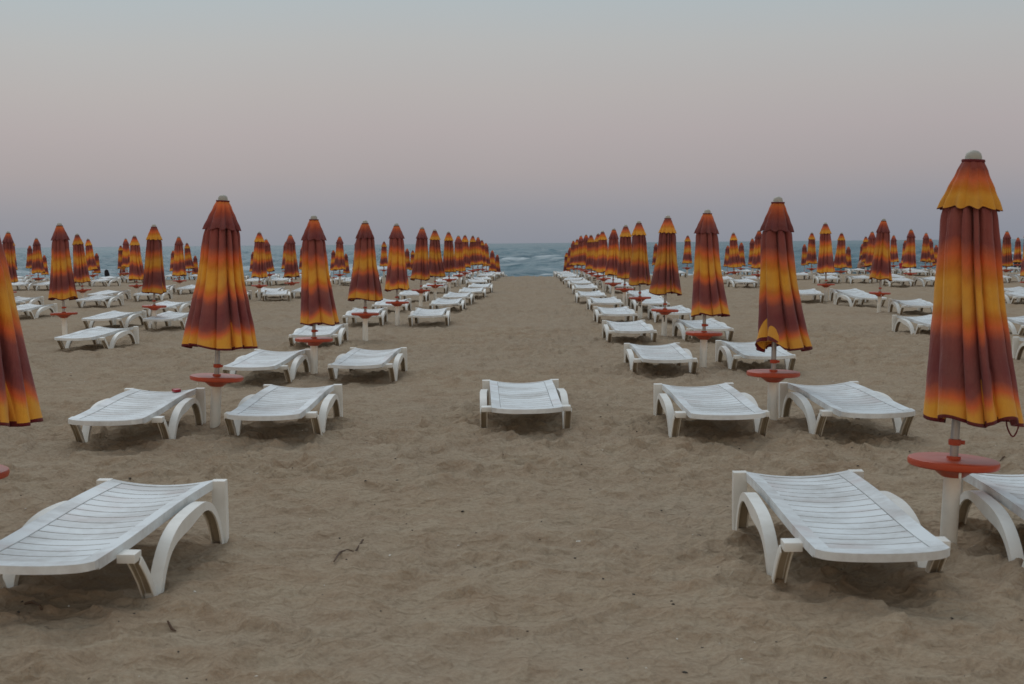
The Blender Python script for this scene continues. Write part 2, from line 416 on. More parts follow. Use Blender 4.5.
# ------------------------------------------------------------------ parasol (origin on the sand at its tube)
def folds(seed, n, ex=.42):
    r = random.Random(seed); w = [r.choice((.5, .75, 1.0, 1.4, 1.8))*r.uniform(.85, 1.15) for _ in range(n)]; s = sum(w); e = [0]
    for x in w: e.append(e[-1]+x/s*2*math.pi)
    o_ = r.uniform(0, 6.28); e = [x+o_ for x in e]
    return e, [r.uniform(.6, 1.25) for _ in range(n)], [r.uniform(.6, 1.6) for _ in range(n)], ex
def ridge(th, F):
    e, d, pw, ex = F; th = (th-e[0]) % (2*math.pi)+e[0]
    for k in range(len(d)):
        if e[k] <= th <= e[k+1]:
            t = (th-e[k])/(e[k+1]-e[k]); return (1-max(0, math.sin(math.pi*t**pw[k]))**ex)*d[k], k
    return 0, 0
def cloth_shell(name, mat, parent, rz, vs, F, depth, twist, hem, nth=168, off=None, under=1.0, lining=((.975, .003), (.90, .05), (.66, .22))):
    verts, faces, vat, edge = [], [], [], []
    for j, v in enumerate(vs):
        R, z = rz(v)
        for i in range(nth):
            th = 2*math.pi*i/nth; rd, k = ridge(th+twist*v, F)
            r = R*(1.06-depth(v)*rd); zz = z+hem(v, th, rd)
            th2 = th+.20*rd*min(1, rd*2)*under
            x, y = r*math.cos(th2), r*math.sin(th2)
            if off: ox, oy, g = off(v, th); x = x*g+ox; y = y*g+oy
            verts.append((x, y, zz)); vat.append(v+.075*rd*min(1, v*4)+.022*math.sin(2*th+3*v)+.012*math.sin(5*th+1)); edge.append(1 if v > .984 else 0)
    for j in range(len(vs)-1):
        for i in range(nth):
            a, b = j*nth+i, j*nth+(i+1) % nth
            faces.append((a, b, b+nth, a+nth))
    # turn the hem inwards so the cloth has an inner face
    base = (len(vs)-1)*nth; k0 = len(verts)
    for q, (sc, dz) in enumerate(lining):
        for i in range(nth):
            x, y, z = verts[base+i]; verts.append((x*sc, y*sc, z+dz)); vat.append(.96); edge.append(1 if q == 0 else 0)
        pa = base if q == 0 else k0+(q-1)*nth
        for i in range(nth): faces.append((pa+i, pa+(i+1) % nth, k0+q*nth+(i+1) % nth, k0+q*nth+i))
    me = bpy.data.meshes.new(name); me.from_pydata(verts, [], faces)
    at = me.attributes.new('cloth_v', 'FLOAT', 'POINT'); at.data.foreach_set('value', vat)
    at = me.attributes.new('hem_edge', 'FLOAT', 'POINT'); at.data.foreach_set('value', edge)
    me.polygons.foreach_set('use_smooth', [True]*len(faces)); me.update()
    return link(name, me, parent, (mat,))
def interp(v, tab):
    for (a, x), (b, y) in zip(tab, tab[1:]):
        if v <= b:
            t = (v-a)/(b-a); t = t*t*(3-2*t)*.5+t*.5; return x+(y-x)*t
    return tab[-1][1]
def make_parasol(seed, rb, flap, nf=11, lean=(0, 0), flare=None, curl=None, waist=.92, tie=None, nth=216, ZH=.70, fw=.86, cone=.25, lpow=1.5):
    """seed: folds; rb: hem radius; flap: 'y'/'m'; lean: sideways drift of the hem; flare: (angle, amount); curl: angle of a turned-up hem"""
    rnd = random.Random(seed)
    root = empty('beach_parasol', '-', 'parasol')
    bm = bmesh.new(); bm_lathe(bm, [(0, -.35), (.0435, -.35), (.0435, .375), (.042, .378), (.0, .378)], 28)
    tube = from_bm('base_tube', bm, M_TUBE, root)
    bm = bmesh.new()
    bm_lathe(bm, [(.030, .362), (.055, .352), (.066, .360), (.115, .395), (.135, .402), (.198, .408), (.216, .404), (.224, .410), (.227, .425), (.223, .440), (.214, .444), (.12, .441), (.05, .440), (.036, .444), (.034, .458), (.0, .458)], 56)
    tb = from_bm('tray_table', bm, M_RED, root)
    bm = bmesh.new(); a = rnd.uniform(3.6, 5.2)
    bm_tube(bm, [(.195*math.cos(a), .195*math.sin(a), z) for z in (.40, .388, .374)], [.006, .007, .006], 8)
    from_bm('hook', bm, M_TUBE, tb)
    bm = bmesh.new(); bm_lathe(bm, [(0, .44), (.0215, .44), (.0215, 1.93), (0, 1.93)], 16)
    from_bm('pole', bm, M_POLE, root)
    bm = bmesh.new(); bm_lathe(bm, [(.021, .512), (.031, .514), (.032, .528), (.031, .543), (.021, .545)], 20)
    g = bmesh.ops.create_cube(bm, size=1)['verts']
    for v in g: v.co = Vector((v.co.x*.022+.038, v.co.y*.018, v.co.z*.02+.528))
    from_bm('collar', bm, M_RED, root)
    bm = bmesh.new(); bm_lathe(bm, [(0, 1.925), (.054, 1.925), (.058, 1.932), (.056, 1.94), (.041, 1.943), (.041, 1.953), (.036, 1.970), (.025, 1.981), (.010, 1.986), (0, 1.987)], 24)
    for f in bm.faces:
        if f.calc_center_median().z < 1.9405: f.material_index = 1
    from_bm('finial', bm, [M_CAP, M_STRAP], root)
    F = folds(seed, nf)
    ZT = 1.735
    Rt = [(0, .098*waist), (.02, .113*waist), (.05, .138*waist), (.10, .146*waist), (.25, .156*waist), (.45, .172*waist), (.65, .172*waist+.38*(rb-.17)), (.85, .175*waist+.74*(rb-.17)), (1, rb)]
    wob = [(rnd.uniform(1, 5), rnd.uniform(0, 6.28), rnd.uniform(.004, .012)) for _ in range(4)]
    sub = folds(seed+91, nf*2+3)
    def rz(v): return interp(v, Rt)*(1-cone)+(interp(min(v, .05), Rt)*.97+(rb-.138)*v)*cone, ZT+(ZH-ZT)*v
    def hem(v, th, rd):
        h = -.018*rd*max(0, v-.8)*5
        for (f, p, a) in wob: h += a*v*v*math.sin(round(f)*th+p)
        if curl is not None:
            d = abs((th-curl+math.pi) % (2*math.pi)-math.pi)
            if d < .75: h += .085*max(0, v-.9)/.1*max(0, v-.9)/.1*(1-(d/.75)**2)
        return h
    def off(v, th):
        g = 1.0
        if flare:
            d = abs((th-flare[0]+math.pi) % (2*math.pi)-math.pi); g += flare[1]*math.exp(-(d/.95)**2)*max(0, v-.15)**1.3
        sr, _ = ridge(th*1.0-v*.3, sub); g *= 1-.045*sr*max(0, 1-1.15*v)-.008*sr
        g *= 1+.012*math.sin(v*17+3*th+seed)*math.exp(-((v-.12)/.2)**2)*2
        if curl is not None:
            d = abs((th-curl+math.pi) % (2*math.pi)-math.pi)
            if d < .75: g += .10*max(0, v-.9)/.1*(1-(d/.75)**2)
        return lean[0]*v**lpow, lean[1]*v**lpow, g
    vs = [0, .01, .02]+[.02+.945*k/40 for k in range(1, 41)]+[.975, .983, .9845, 1]
    can = cloth_shell('canopy', M_CLOTH, root, rz, vs, F, lambda v: interp(v, [(0, .62), (.15, .56), (.5, .46), (.8, .42), (1, .42)]), rnd.uniform(-.35, .35), hem, nth=nth, off=off)
    F2 = folds(seed+5, 8, .9); nfl = rnd.choice((9, 10, 11)); pfl = rnd.uniform(0, 6.28)
    def rz2(v): return interp(v, [(0, .048), (.25, .048+.029*fw), (.6, .048+.066*fw), (.9, .048+.095*fw), (1, .048+.101*fw)]), 1.938+(1.695-1.938)*v
    fl = cloth_shell('vent_flap', M_FLAP_Y if flap == 'y' else M_FLAP_M, can, rz2, [k/14*.975 for k in range(15)]+[.983, .9845, 1], F2,
        lambda v: interp(v, [(0, .08), (.4, .14), (1, .16)]), 0, lambda v, th, rd: -.008*v**3*math.sin(nfl*th+pfl), nth=nth, under=0, off=lambda v, th: (0, 0, 1+.12*v**1.6*math.sin(nfl*th+pfl+.5*math.sin(2*th))), lining=((.98, .002), (.94, .012), (.84, .03)))
    if tie is not None:
        c, q = math.cos(tie), math.sin(tie); r0 = rb-.03; pts = []
        for k in range(21):
            t = k/20*2*math.pi*.97+math.pi/2
            rr = r0+.030*math.cos(t)+.006*math.sin(2*t); pts.append((lean[0]+c*rr-q*.01*math.cos(t), lean[1]+q*rr+.012*math.sin(t), ZH-.035+.05*math.sin(t)))
        bm_tube(bm := bmesh.new(), pts, .0042, 6); from_bm('tie_loop', bm, M_STRAP, can)
    return root
STROKES = {'1': [((-.022, .082), (.004, .110)), ((.004, .110), (.004, 0))], '4': [((.012, .110), (-.030, .034)), ((-.032, .034), (.034, .034)), ((.012, .110), (.012, 0))]}
def digit_mark(parent, ch, z0, th=.0085):
    """a painted digit that follows the round tube"""
    bm = bmesh.new(); R = .0441
    for q, ((ax, az), (bx, bz)) in enumerate(STROKES[ch]):
        L = math.hypot(bx-ax, bz-az); nx, nz = -(bz-az)/L*th, (bx-ax)/L*th; prev = None
        for k in range(9):
            t = k/8; x, z = ax+(bx-ax)*t, az+(bz-az)*t; pr = []
            for w in (-1, -.33, .33, 1):
                a = (x+nx*w)/R; r_ = R+.0004*q; pr.append(bm.verts.new((r_*math.sin(a), -r_*math.cos(a), z0+z+nz*w)))
            if prev:
                for u in range(3): bm.faces.new((prev[u], prev[u+1], pr[u+1], pr[u]))
            prev = pr
    return from_bm('number_mark', bm, M_INK, parent, smooth=False)

# ------------------------------------------------------------------ prototypes
HIDE = []
def parasol_kinds():
    k = {}
    k['R0'] = make_parasol(5, .235, 'y', 10, lean=(.085, 0), tie=.05, ZH=.645, fw=.88, waist=.93)
    k['L0'] = make_parasol(8, .26, 'm', 10, lean=(.095, 0), flare=(0.0, .06), ZH=.68, cone=1, lpow=1, waist=1.1, fw=1.0)
    k['L1'] = make_parasol(13, .30, 'm', 11, lean=(.025, 0), flare=(3.3, .07), waist=1.02, cone=.4, fw=1.0)
    k['R1'] = make_parasol(21, .235, 'm', 9, lean=(.085, 0), curl=3.75, fw=.78, waist=.87)
    k['L2'] = make_parasol(34, .228, 'm', 9, lean=(.07, 0), nth=176)
    k['R2'] = make_parasol(55, .235, 'm', 10, lean=(.075, 0), nth=176)
    k['L3'] = make_parasol(61, .275, 'm', 10, fw=.95, waist=1.0, nth=176)
    k['R3'] = make_parasol(73, .265, 'y', 11, nth=176)
    k['my'] = make_parasol(82, .225, 'y', 9, nth=150)
    k['mm'] = make_parasol(97, .235, 'm', 9, nth=150)
    k['ny'] = make_parasol(101, .25, 'y', 10, lean=(.04, .03), nth=150)
    k['nm'] = make_parasol(113, .22, 'm', 10, lean=(-.03, .02), flare=(1.0, .2), nth=150)
    return k
PAR = parasol_kinds()
LOUNGER = make_lounger()
note_children()
used = set()
def spawn(proto, z, x, y, rz, tilt=(0, 0)):
    o = proto if proto.name not in used else copy_tree(proto)
    if o is proto: used.add(proto.name)
    o.location = (x, y, z); o.rotation_euler = (tilt[0], tilt[1], rz)
    return o

ORD = ['', 'first', 'second', 'third', 'fourth', 'fifth', 'sixth', 'seventh', 'eighth', 'ninth', 'tenth', 'eleventh', 'twelfth', 'thirteenth', 'fourteenth', 'fifteenth',
       'sixteenth', 'seventeenth', 'eighteenth', 'nineteenth', 'twentieth']
def ordinal(n):
    if n <= 20: return ORD[n]
    t, u = divmod(n, 10); T = {2: 'twenty', 3: 'thirty', 4: 'forty'}[t]
    return {2: 'twentieth', 3: 'thirtieth', 4: 'fortieth'}[t] if u == 0 else T+'-'+ORD[u]

# (column, x of the top, y of the top, distance in eye heights or None, base pixel or None, vent hem, kind, roll of the pole in degrees)
P = [
 ('R', 974, 149, None, (948, 545), 'y', 'R0', 3.0), ('R', 778, 196, None, (772, 423), 'm', 'R1', 1.3), ('R', 707.5, 209, None, (703, 368), 'm', 'R2', 1.6),
 ('R', 671.3, 215, None, (664, 336), 'y', 'R3', 3.0), ('R', 641, 220.6, 18.6, (640, 0), 'y', 'my', .5), ('R', 624.8, 224.5, 22.2, (624, 0), 'y', 'ny', .4),
 ('R', 614.5, 228, 25.2, (612.6, 0), 'm', 'mm', 1), ('R', 603.7, 230.5, 28.6, None, 'y', 'my', 0), ('R', 597.4, 233, 31.4, None, 'y', 'ny', 0), ('R', 591.6, 234.3, 34.2, None, 'y', 'my', 0),
 ('R', 585.6, 234, 37.6, None, 'm', 'nm', 0), ('R', 581.7, 235.2, 40.6, None, 'm', 'mm', 0), ('R', 577.1, 238.6, 44.4, None, 'y', 'my', 0), ('R', 574, 240.2, 48, None, 'm', 'mm', 0),
 ('R', 570, 247, 53, None, 'm', 'nm', 0), ('R', 566.6, 252, 58, None, 'y', 'my', 0),
 ('L', -24, 150, 4.55, (-53, 0), 'm', 'L0', 2.3), ('L', 224, 194, None, (215, 427), 'm', 'L1', 3.3), ('L', 314.3, 215, None, (314, 375), 'm', 'L2', 1.0), ('L', 364.8, 220, None, (365.3, 340), 'm', 'L3', .8),
 ('L', 396.5, 223, None, (397.4, 324.4), 'm', 'mm', .4), ('L', 421.2, 226.5, None, (420.6, 307.6), 'm', 'nm', 1), ('L', 434.3, 229, 25, None, 'y', 'ny', 0), ('L', 448.6, 231.2, 29, None, 'y', 'my', 0),
 ('L', 459, 235, 33, None, 'm', 'mm', 0), ('L', 464.7, 234.5, 36, None, 'y', 'my', 0), ('L', 472.3, 235.2, 40, None, 'y', 'ny', 0), ('L', 477.3, 236.5, 43, None, 'm', 'nm', 0),
 ('L', 482.3, 239.5, 47, None, 'y', 'my', 0), ('L', 486.4, 242.5, 50.5, None, 'm', 'mm', 0), ('L', 492.3, 249.8, 56, None, 'm', 'mm', 0), ('L', 496.8, 254, 60, None, 'm', 'nm', 0),
 # left of the left aisle row
 ('A', 4.8, 231, 23.4, None, 'm', 'nm', 1), ('A', 10.5, 238.6, 38, None, 'y', 'my', 0), ('A', 29, 245, 51, None, 'm', 'mm', 0), ('A', 36, 237.5, 33.4, (37.4, 0), 'm', 'mm', -1),
 ('A', 44.7, 254.5, 59, None, 'm', 'nm', 0), ('A', 58.7, 222.5, 15.5, (61.6, 0), 'm', 'nm', -1), ('A', 77, 233, 24, (82, 0), 'y', 'my', -3), ('A', 87.5, 238, 37, (93, 0), 'y', 'ny', -6),
 ('A', 96.5, 251, 58, None, 'm', 'nm', 0), ('A', 121.2, 245, 50, None, 'y', 'my', 0), ('A', 122.5, 257, 63, None, 'm', 'mm', 0), ('A', 126.3, 238, 41, None, 'm', 'mm', 0),
 ('A', 135.6, 235, 26.5, None, 'y', 'ny', -1), ('A', 152.3, 224, 17.2, (151.6, 0), 'y', 'my', 0), ('A', 173, 250, 56, None, 'm', 'mm', 0), ('A', 179.4, 236, 30, (178.5, 0), 'm', 'mm', 1),
 ('A', 188.6, 242.4, 45, None, 'y', 'ny', -3), ('A', 195.4, 255, 61, None, 'm', 'nm', 0), ('A', 252.4, 251, 58, None, 'm', 'mm', 0), ('A', 258, 231.4, 25.8, None, 'y', 'my', 0),
 ('A', 266.2, 238.4, 36, (269.5, 0), 'm', 'nm', -4), ('A', 285.8, 242, 43, None, 'm', 'mm', 0), ('A', 291.2, 233.7, 27.5, None, 'm', 'mm', 0), ('A', 302, 246, 51, None, 'm', 'nm', 0),
 ('A', 333.2, 249.5, 57, None, 'm', 'mm', 0), ('A', 339, 235.8, 35, None, 'm', 'mm', 0), ('A', 345.6, 253, 59, None, 'm', 'nm', 0), ('A', 357, 239, 37, None, 'm', 'mm', 0),
 ('A', 383.3, 241, 47, None, 'y', 'my', 0), ('A', 406.5, 248, 56, None, 'm', 'mm', 0), ('A', 412.4, 249, 58, None, 'y', 'my', 0),
 # right of the right aisle row
 ('B', 655.8, 242.8, 53, None, 'm', 'mm', 0), ('B', 687, 235, 42, None, 'y', 'my', 0), ('B', 727.2, 245, 55, None, 'm', 'mm', 0), ('B', 734.2, 232.2, 34, None, 'y', 'ny', 0),
 ('B', 740.8, 241.8, 50, None, 'm', 'nm', 0), ('B', 752.8, 239.3, 45, None, 'm', 'mm', 0), ('B', 758, 229.7, 31, None, 'm', 'mm', 0), ('B', 804.6, 243, 55, None, 'm', 'nm', 0),
 ('B', 811.7, 232.2, 37.8, None, 'y', 'my', 0), ('B', 824.6, 222.2, 23.6, (826.6, 0), 'y', 'my', -1), ('B', 841, 232.3, 33.8, None, 'y', 'ny', 0), ('B', 848, 246, 55, None, 'm', 'mm', 0),
 ('B', 862.7, 243, 55, None, 'm', 'nm', 0), ('B', 866.2, 236, 46, None, 'y', 'my', 0), ('B', 871.3, 231, 34, None, 'm', 'mm', 0), ('B', 885, 218.3, 19.6, (879.7, 0), 'm', 'mm', 2),
 ('B', 893.7, 234.7, 44, None, 'm', 'nm', 0), ('B', 905.9, 239.6, 51, None, 'm', 'mm', 0), ('B', 913, 228.6, 30.9, (910.4, 0), 'm', 'nm', 1), ('B', 925.7, 232.3, 41, None, 'm', 'mm', 0),
 ('B', 931.1, 238, 49, None, 'm', 'nm', 0), ('B', 936.5, 243.5, 57, None, 'm', 'mm', 0), ('B', 1006.9, 230.4, 33.5, None, 'm', 'mm', 0), ('B', 1018, 237, 47, None, 'm', 'nm', 0),
 ('B', 1030, 226, 24, None, 'y', 'ny', 0),
]
ORANGE = 'closed parasol'
SPECIAL = {('R', 1): 'largest closed parasol on the right, red tie loop hanging from its hem, yellow vent hem',
 ('R', 2): 'closed parasol with its lower left hem curled up, behind two front right loungers',
 ('R', 3): 'closed parasol with maroon vent flap, third from the front along the right of the aisle',
 ('R', 4): 'closed parasol with black number 1 on its white tube',
 ('R', 5): 'closed parasol with black number 4 on its white tube',
 ('L', 1): 'closed parasol cut off by the left edge, hem swinging wide',
 ('L', 2): 'widest flared closed parasol, maroon vent flap, between the two front left loungers behind',
}
cnt = {}
PLACED = []
rot_rnd = random.Random(4)
for col in 'RLAB':
    rows = [p for p in P if p[0] == col]
    if col in 'AB': rows.sort(key=lambda p: p[1])
    for n, (c_, tx, ty, zh, base, hem_, kind, roll) in enumerate(rows, 1):
        if zh is None: g = at_z(base[0], base[1], 0.0)
        else:
            g = at_y(base[0] if base else tx, ty, zh*EYE)
        x, y = g.x, g.y; z = float(prof(y))
        ztop = at_y(tx, ty, y).z
        near = kind in ('R0', 'L0', 'L1', 'R1')
        rz = 0 if near or kind in ('R2', 'L2') else rot_rnd.uniform(0, 6.28)
        a = math.radians(roll)
        if near or kind in ('L2', 'R2'): o = spawn(PAR[kind], z, x, y, rz, (0, a))
        else:
            # lean sideways in world space, whatever the parasol's own turn
            o = spawn(PAR[kind], z, x, y, rz); R_ = Matrix.Rotation(a+math.radians(rot_rnd.uniform(-1.3, 1.3)), 3, 'Y') @ Matrix.Rotation(math.radians(rot_rnd.uniform(-1, 1)), 3, 'X') @ Matrix.Rotation(rz, 3, 'Z')
            o.rotation_euler = R_.to_euler()
        dz = max(-.16, min(.16, ztop-z-1.99)) if kind != 'L0' else 0
        PLACED.append((col, n, x, y, z, o, dz, hem_))
        where = {'R': 'along the right of the aisle', 'L': 'along the left of the aisle'}
        vent = 'yellow vent hem' if hem_ == 'y' else 'maroon vent hem'
        if (col, n) in SPECIAL: lab = SPECIAL[(col, n)]
        elif col in 'RL': lab = f"{ORANGE}, {vent}, {ordinal(n)} from the front {where[col]}"
        elif col == 'A': lab = f"{ORANGE}, {vent}, {ordinal(n)} from the photo's left edge, counting tops"
        else: lab = f"{ORANGE}, {vent}, {ordinal(n)} counting rightwards from the right aisle row"
        tag(o, lab, 'parasol', 'closed striped parasols standing in rows on the beach')
note_children()
for (col, n, x, y, z, o, dz, hem_) in PLACED:
    for ch in CHILDREN[o.name]:
        if ch.name.split('.')[0] in ('canopy', 'finial'): ch.location.z += dz
        if ch.name.split('.')[0] == 'pole': ch.scale.z = 1+dz/1.93 if dz < 0 else 1; ch.location.z += max(0, dz)*.9
def tube_of(col, n):
    o = [q for q in PLACED if q[0] == col and q[1] == n][0][5]
    return [ch for ch in CHILDREN[o.name] if ch.name.startswith('base_tube')][0], o
for col, n, ch, z0, h in (('R', 4, '1', .235, .115), ('R', 5, '4', .235, .115)):
    t, o = tube_of(col, n); mk = digit_mark(t, ch, z0)
    mk.rotation_euler = (0, 0, -o.rotation_euler.z+(-.25))
note_children()

# ------------------------------------------------------------------ loungers: measured ones first (left and right head-post tops in pixels), then the pairs beside every other parasol
ML = [  # xL, xR, y top, turn in degrees, sink
 (737.6, 858.3, 468.3, 1.5, .015), (102, 222.8, 477, -4.5, .02), (956, 1078, 474, 0, .02),
 (128, 202, 386.7, -1, .02), (267, 339, 383, -1.5, .02), (484.5, 556.7, 378.2, 2.2, .03), (657, 730.5, 381.8, 2.5, .02), (783.7, 854, 380.4, 4, .015),
 (259, 306.7, 348, -3, .02), (352.6, 404.4, 346.5, -2.5, .02), (625.7, 678.3, 341.9, 1.5, .02), (721.5, 764.5, 339, 2, .02),
 (306, 346.5, 323, 0, .02), (353.5, 386.5, 307, 0, .02), (382, 410.5, 298, -2, .02), (415.6, 449.9, 307, 0, .02), (437, 464.7, 297.2, -2, .03), (447.6, 474.8, 291.3, -3, .02),
 (463, 485, 286.7, -1, .02), (471.5, 492.8, 282.6, -2, .02), (603.4, 643.8, 319.3, 2, .02), (592.6, 629.8, 305.6, 2, .02), (585.9, 617.5, 296.2, 2, .02), (575, 601, 290, 2, .02),
 (571, 595.5, 283.3, 1, .02), (673, 714, 317.6, 4, .02), (649, 681.8, 304.6, 3, .02), (630.6, 661, 296.6, 2, .02), (624.8, 648, 289, 1, .02),
 (892, 934, 314, 3, .02), (830.5, 865.5, 292, 9, .02), (96.5, 137.5, 325.6, -6, .02), (112.6, 145.4, 310, -5, .02), (98, 122.8, 294.2, -4, .02), (106.7, 130.7, 289.5, -5, .02),
 (1014, 1066, 335.5, 2, .02), (990, 1031, 314.5, 3, .02), (989, 1023, 290.5, 3, .02),
 (26, 58, 303, -5, .02), (166, 193, 300.2, -4, .02), (171, 198, 310.3, -3, .02),
]
GROUP_L = 'white sun loungers set beside the parasols'
LOUN = []
for (xl, xr, yt, rz, sink) in ML:
    if yt < 350: sink += .025
    zt = .345-sink; h = (at_z(xl, yt, zt)+at_z(xr, yt, zt))/2
    if yt == 474: h = Vector((2.60, 7.63, 0))
    for _ in range(3):
        zt = .345-sink+float(prof(h.y)); h = (at_z(xl, yt, zt)+at_z(xr, yt, zt))/2 if yt != 474 else h
    a = math.radians(rz); c = h.xy+Vector((math.sin(a), -math.cos(a)))*(.87-.02)
    LOUN.append([c.x, c.y, a, sink, None])
nmeas = len(LOUN)
lr = random.Random(9)
n58 = sorted(p[1] for p in P if p[0] == 'A').index(58.7)+1
n885 = sorted(p[1] for p in P if p[0] == 'B').index(885)+1
for (col, n, x, y, z, o, dz, hem_) in PLACED:
    for side in (-1, 1):
        off_ = {('R', -1): .64, ('R', 1): .50, ('L', -1): .50, ('L', 1): .64}.get((col, side), .57)
        ex, ey = x+side*off_, y+.35-.85
        best = None
        for q in LOUN[:nmeas]:
            d = abs(q[0]-ex)/.5+abs(q[1]-ey)/(1.1+.03*y)
            if q[4] is None and d < 1 and (best is None or d < best[0]): best = (d, q)
        if best: best[1][4] = (col, n, side); continue
        if col == 'L' and n == 1 and side == -1: continue
        if (col, n, side) in (('B', n885, -1), ('A', n58, -1), ('A', n58, 1), ('L', 4, 1)): continue
        if y > 86: continue
        LOUN.append([ex+lr.uniform(-.06, .06), ey+lr.uniform(-.25, .25), math.radians(lr.gauss(0, 3.5)), lr.uniform(.025, .06), (col, n, side)])
SITTERS = [  # pixel column, distance, facing right (1) or left (-1), turn, label, skin, lean, top, shorts, hood
 (856.5, 79, 1, 0, 'bare-chested person with dark hair leaning forward on a far lounger', M_SKIN, .26, None, M_TRUNKS, False),
 (901.3, 82, 1, .5, 'person in a red top with dark hair sitting by the water', M_SKIN, .06, M_SHIRT, M_TRUNKS, False),
 (109.3, 86, -1, 0, 'person in black hooded clothing sitting near the water at left', M_SKIN, .12, M_BLACK, M_BLACK, True),
 (1015.5, 76, 1, .3, 'person in a black top sitting near the right edge of the photo', M_SKIN, .08, M_BLACK, M_TRUNKS, False),
 (818.5, 80, 1, -.4, 'person in a pale pink top sitting between far parasols', M_SKIN2, .05, M_PINK, M_TRUNKS, False)]
for t_ in [t for t in SITTERS if not t[-1]]: LOUN.insert(nmeas, [at_y(t_[0], 266, t_[1]).x-.09*t_[2], t_[1], 0.0, .02, None])
nmeas += len(SITTERS)-1
# loose beds standing without a parasol of their own close to the water
for (px, py, yd) in ((500, 276, 80), (556, 273, 81), (64, 270, 72), (210, 272, 74), (225, 274, 72), (312, 272, 74), (322, 276, 68), (366, 272, 74), (704, 268, 74), (716, 270, 70), (772, 268, 73), (786, 270, 70),
                     (880, 270, 66), (952, 268, 70), (960, 272, 66), (972, 276, 62), (985, 272, 64), (995, 268, 72), (140, 274, 70), (18, 276, 66), (240, 270, 78), (690, 272, 66), (945, 276, 58), (1003, 272, 63)):
    g = at_y(px, py, yd); LOUN.append([g.x, yd, math.radians(lr.gauss(0, 4)), .02, None])
# drop generated beds that collide with an earlier one or with a tube
def clash(a, b): return abs(a[0]-b[0]) < .76 and abs(a[1]-b[1]) < 1.85
keep = []
for i, q in enumerate(LOUN):
    if i >= nmeas and any(clash(q, k) for k in keep): continue
    if i >= nmeas and q[4] is None and any(abs(q[0]-p[2]) < .42 and abs(q[1]-p[3]) < 1.0 for p in PLACED): continue
    keep.append(q)
LOUN = keep
for q in LOUN[:12]:
    a = q[2]
    SCOOPS.append((q[0], q[1]-.10, .55, .030 if q[1] < 9 else .014))
NAMEP = {('R', 1): 'the largest right parasol', ('R', 2): 'the parasol with the curled hem', ('L', 1): 'the parasol cut off at left', ('L', 2): 'the widest flared parasol'}
SPEC_L = {0: 'nearest white slatted lounger on the right, left of the largest parasol', 1: 'nearest white slatted lounger at left, front end cut off by the frame',
          2: 'white lounger cut off by the right edge, right of the largest parasol', 3: 'white lounger with a small red packet on its head end',
          5: 'lone white lounger standing in the middle of the empty aisle'}
def plab(col, n):
    if (col, n) in NAMEP: return NAMEP[(col, n)]
    if col in 'RL': return f"the {ordinal(n)} parasol from the front, {'right' if col == 'R' else 'left'} of the aisle"
    if col == 'A': return f"the {ordinal(n)} parasol from the photo's left edge"
    return f"the {ordinal(n)} parasol rightwards of the right aisle row"
# loose beds are counted from the left
loose = sorted([i for i, q in enumerate(LOUN) if q[4] is None and i not in SPEC_L], key=lambda i: LOUN[i][0]/LOUN[i][1])
LOBJ = []
for i, (x, y, a, sink, key) in enumerate(LOUN):
    o = spawn(LOUNGER, float(prof(y))-sink, x, y, a, (math.atan(slope(y)), 0))
    if i in SPEC_L: lab = SPEC_L[i]
    elif key: lab = f"white lounger just {'left' if key[2] < 0 else 'right'} of {plab(key[0], key[1])}"
    else: lab = f"white lounger away from any parasol, {ordinal(loose.index(i)+1)} from the left among such loungers"
    tag(o, lab, 'sun lounger', GROUP_L); LOBJ.append(o)
print('loungers', len(LOUN), 'parasols', len(PLACED))

# ------------------------------------------------------------------ sand and sea
def axis(parts):
    out = [parts[0][0]]
    for a, b, d in parts:
        n = max(1, round((b-a)/d)); out += [a+(b-a)*k/n for k in range(1, n+1)]
    return np.array(out)
xs = axis([(-900, -120, 60), (-120, -40, 5), (-40, -16, 1.0), (-16, -7, .16), (-7, -4.6, .05), (-4.6, 4.6, .024), (4.6, 7, .05), (7, 16, .16), (16, 40, 1.0), (40, 120, 5), (120, 900, 60)])
ys = axis([(-60, 0, 3), (0, 3.8, .3), (3.8, 10, .022), (10, 14, .034), (14, 26, .075), (26, 50, .2), (50, 104, .5), (104, 150, 4)])
X, Y = np.meshgrid(xs, ys)
damp_shade = np.zeros(X.shape)  # mask for dug-up sand plus painted shade, pushed towards the camera side
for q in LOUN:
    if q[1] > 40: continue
    rr = lr.uniform(.55, .8); damp_shade = np.maximum(damp_shade, np.exp(-(((X-q[0]-lr.uniform(-.1, .1))/rr)**2+((Y-q[1]+lr.uniform(.1, .5))/(rr*1.25))**2))*lr.uniform(.5, .9))
sand = grid_mesh('beach_sand', X, Y, height(X, Y), M_SAND, {'damp_shade': damp_shade}); sand['kind'] = 'structure'

ysea = [92.0]
while ysea[-1] < 45000: ysea.append(ysea[-1]+max(.45, (ysea[-1]-130)*.012))
ysea = np.array(ysea); us = np.linspace(-1, 1, 421)
U, YS = np.meshgrid(us, ysea); XS = U*(60+.62*YS)
warp = 9*(vnoise(XS*.02, YS*.01, 21)-.5)+3*(vnoise(XS*.09, YS*.05, 22)-.5)
ph = YS+warp*2.2
near = np.clip((1500-YS)/1000, .15, 1)
def aniso(fx, fy, k): return vnoise(XS*fx+.13*ph*fx, ph*fy, k)-.5
H = near*(1.0*aniso(.06, .045, 23)+1.3*aniso(.16, .08, 24)+1.3*aniso(.33, .16, 29)+.4*aniso(.7, .5, 30))
q = ph-137; H += .5*np.exp(-(q/2.8)**2)*vnoise(XS*.14, YS*.02, 25); q2 = ph-178; H += .5*np.exp(-(q2/4.0)**2)*vnoise(XS*.12, YS*.02, 26)
shore = np.clip((YS-99)/22, .12, 1); H *= shore
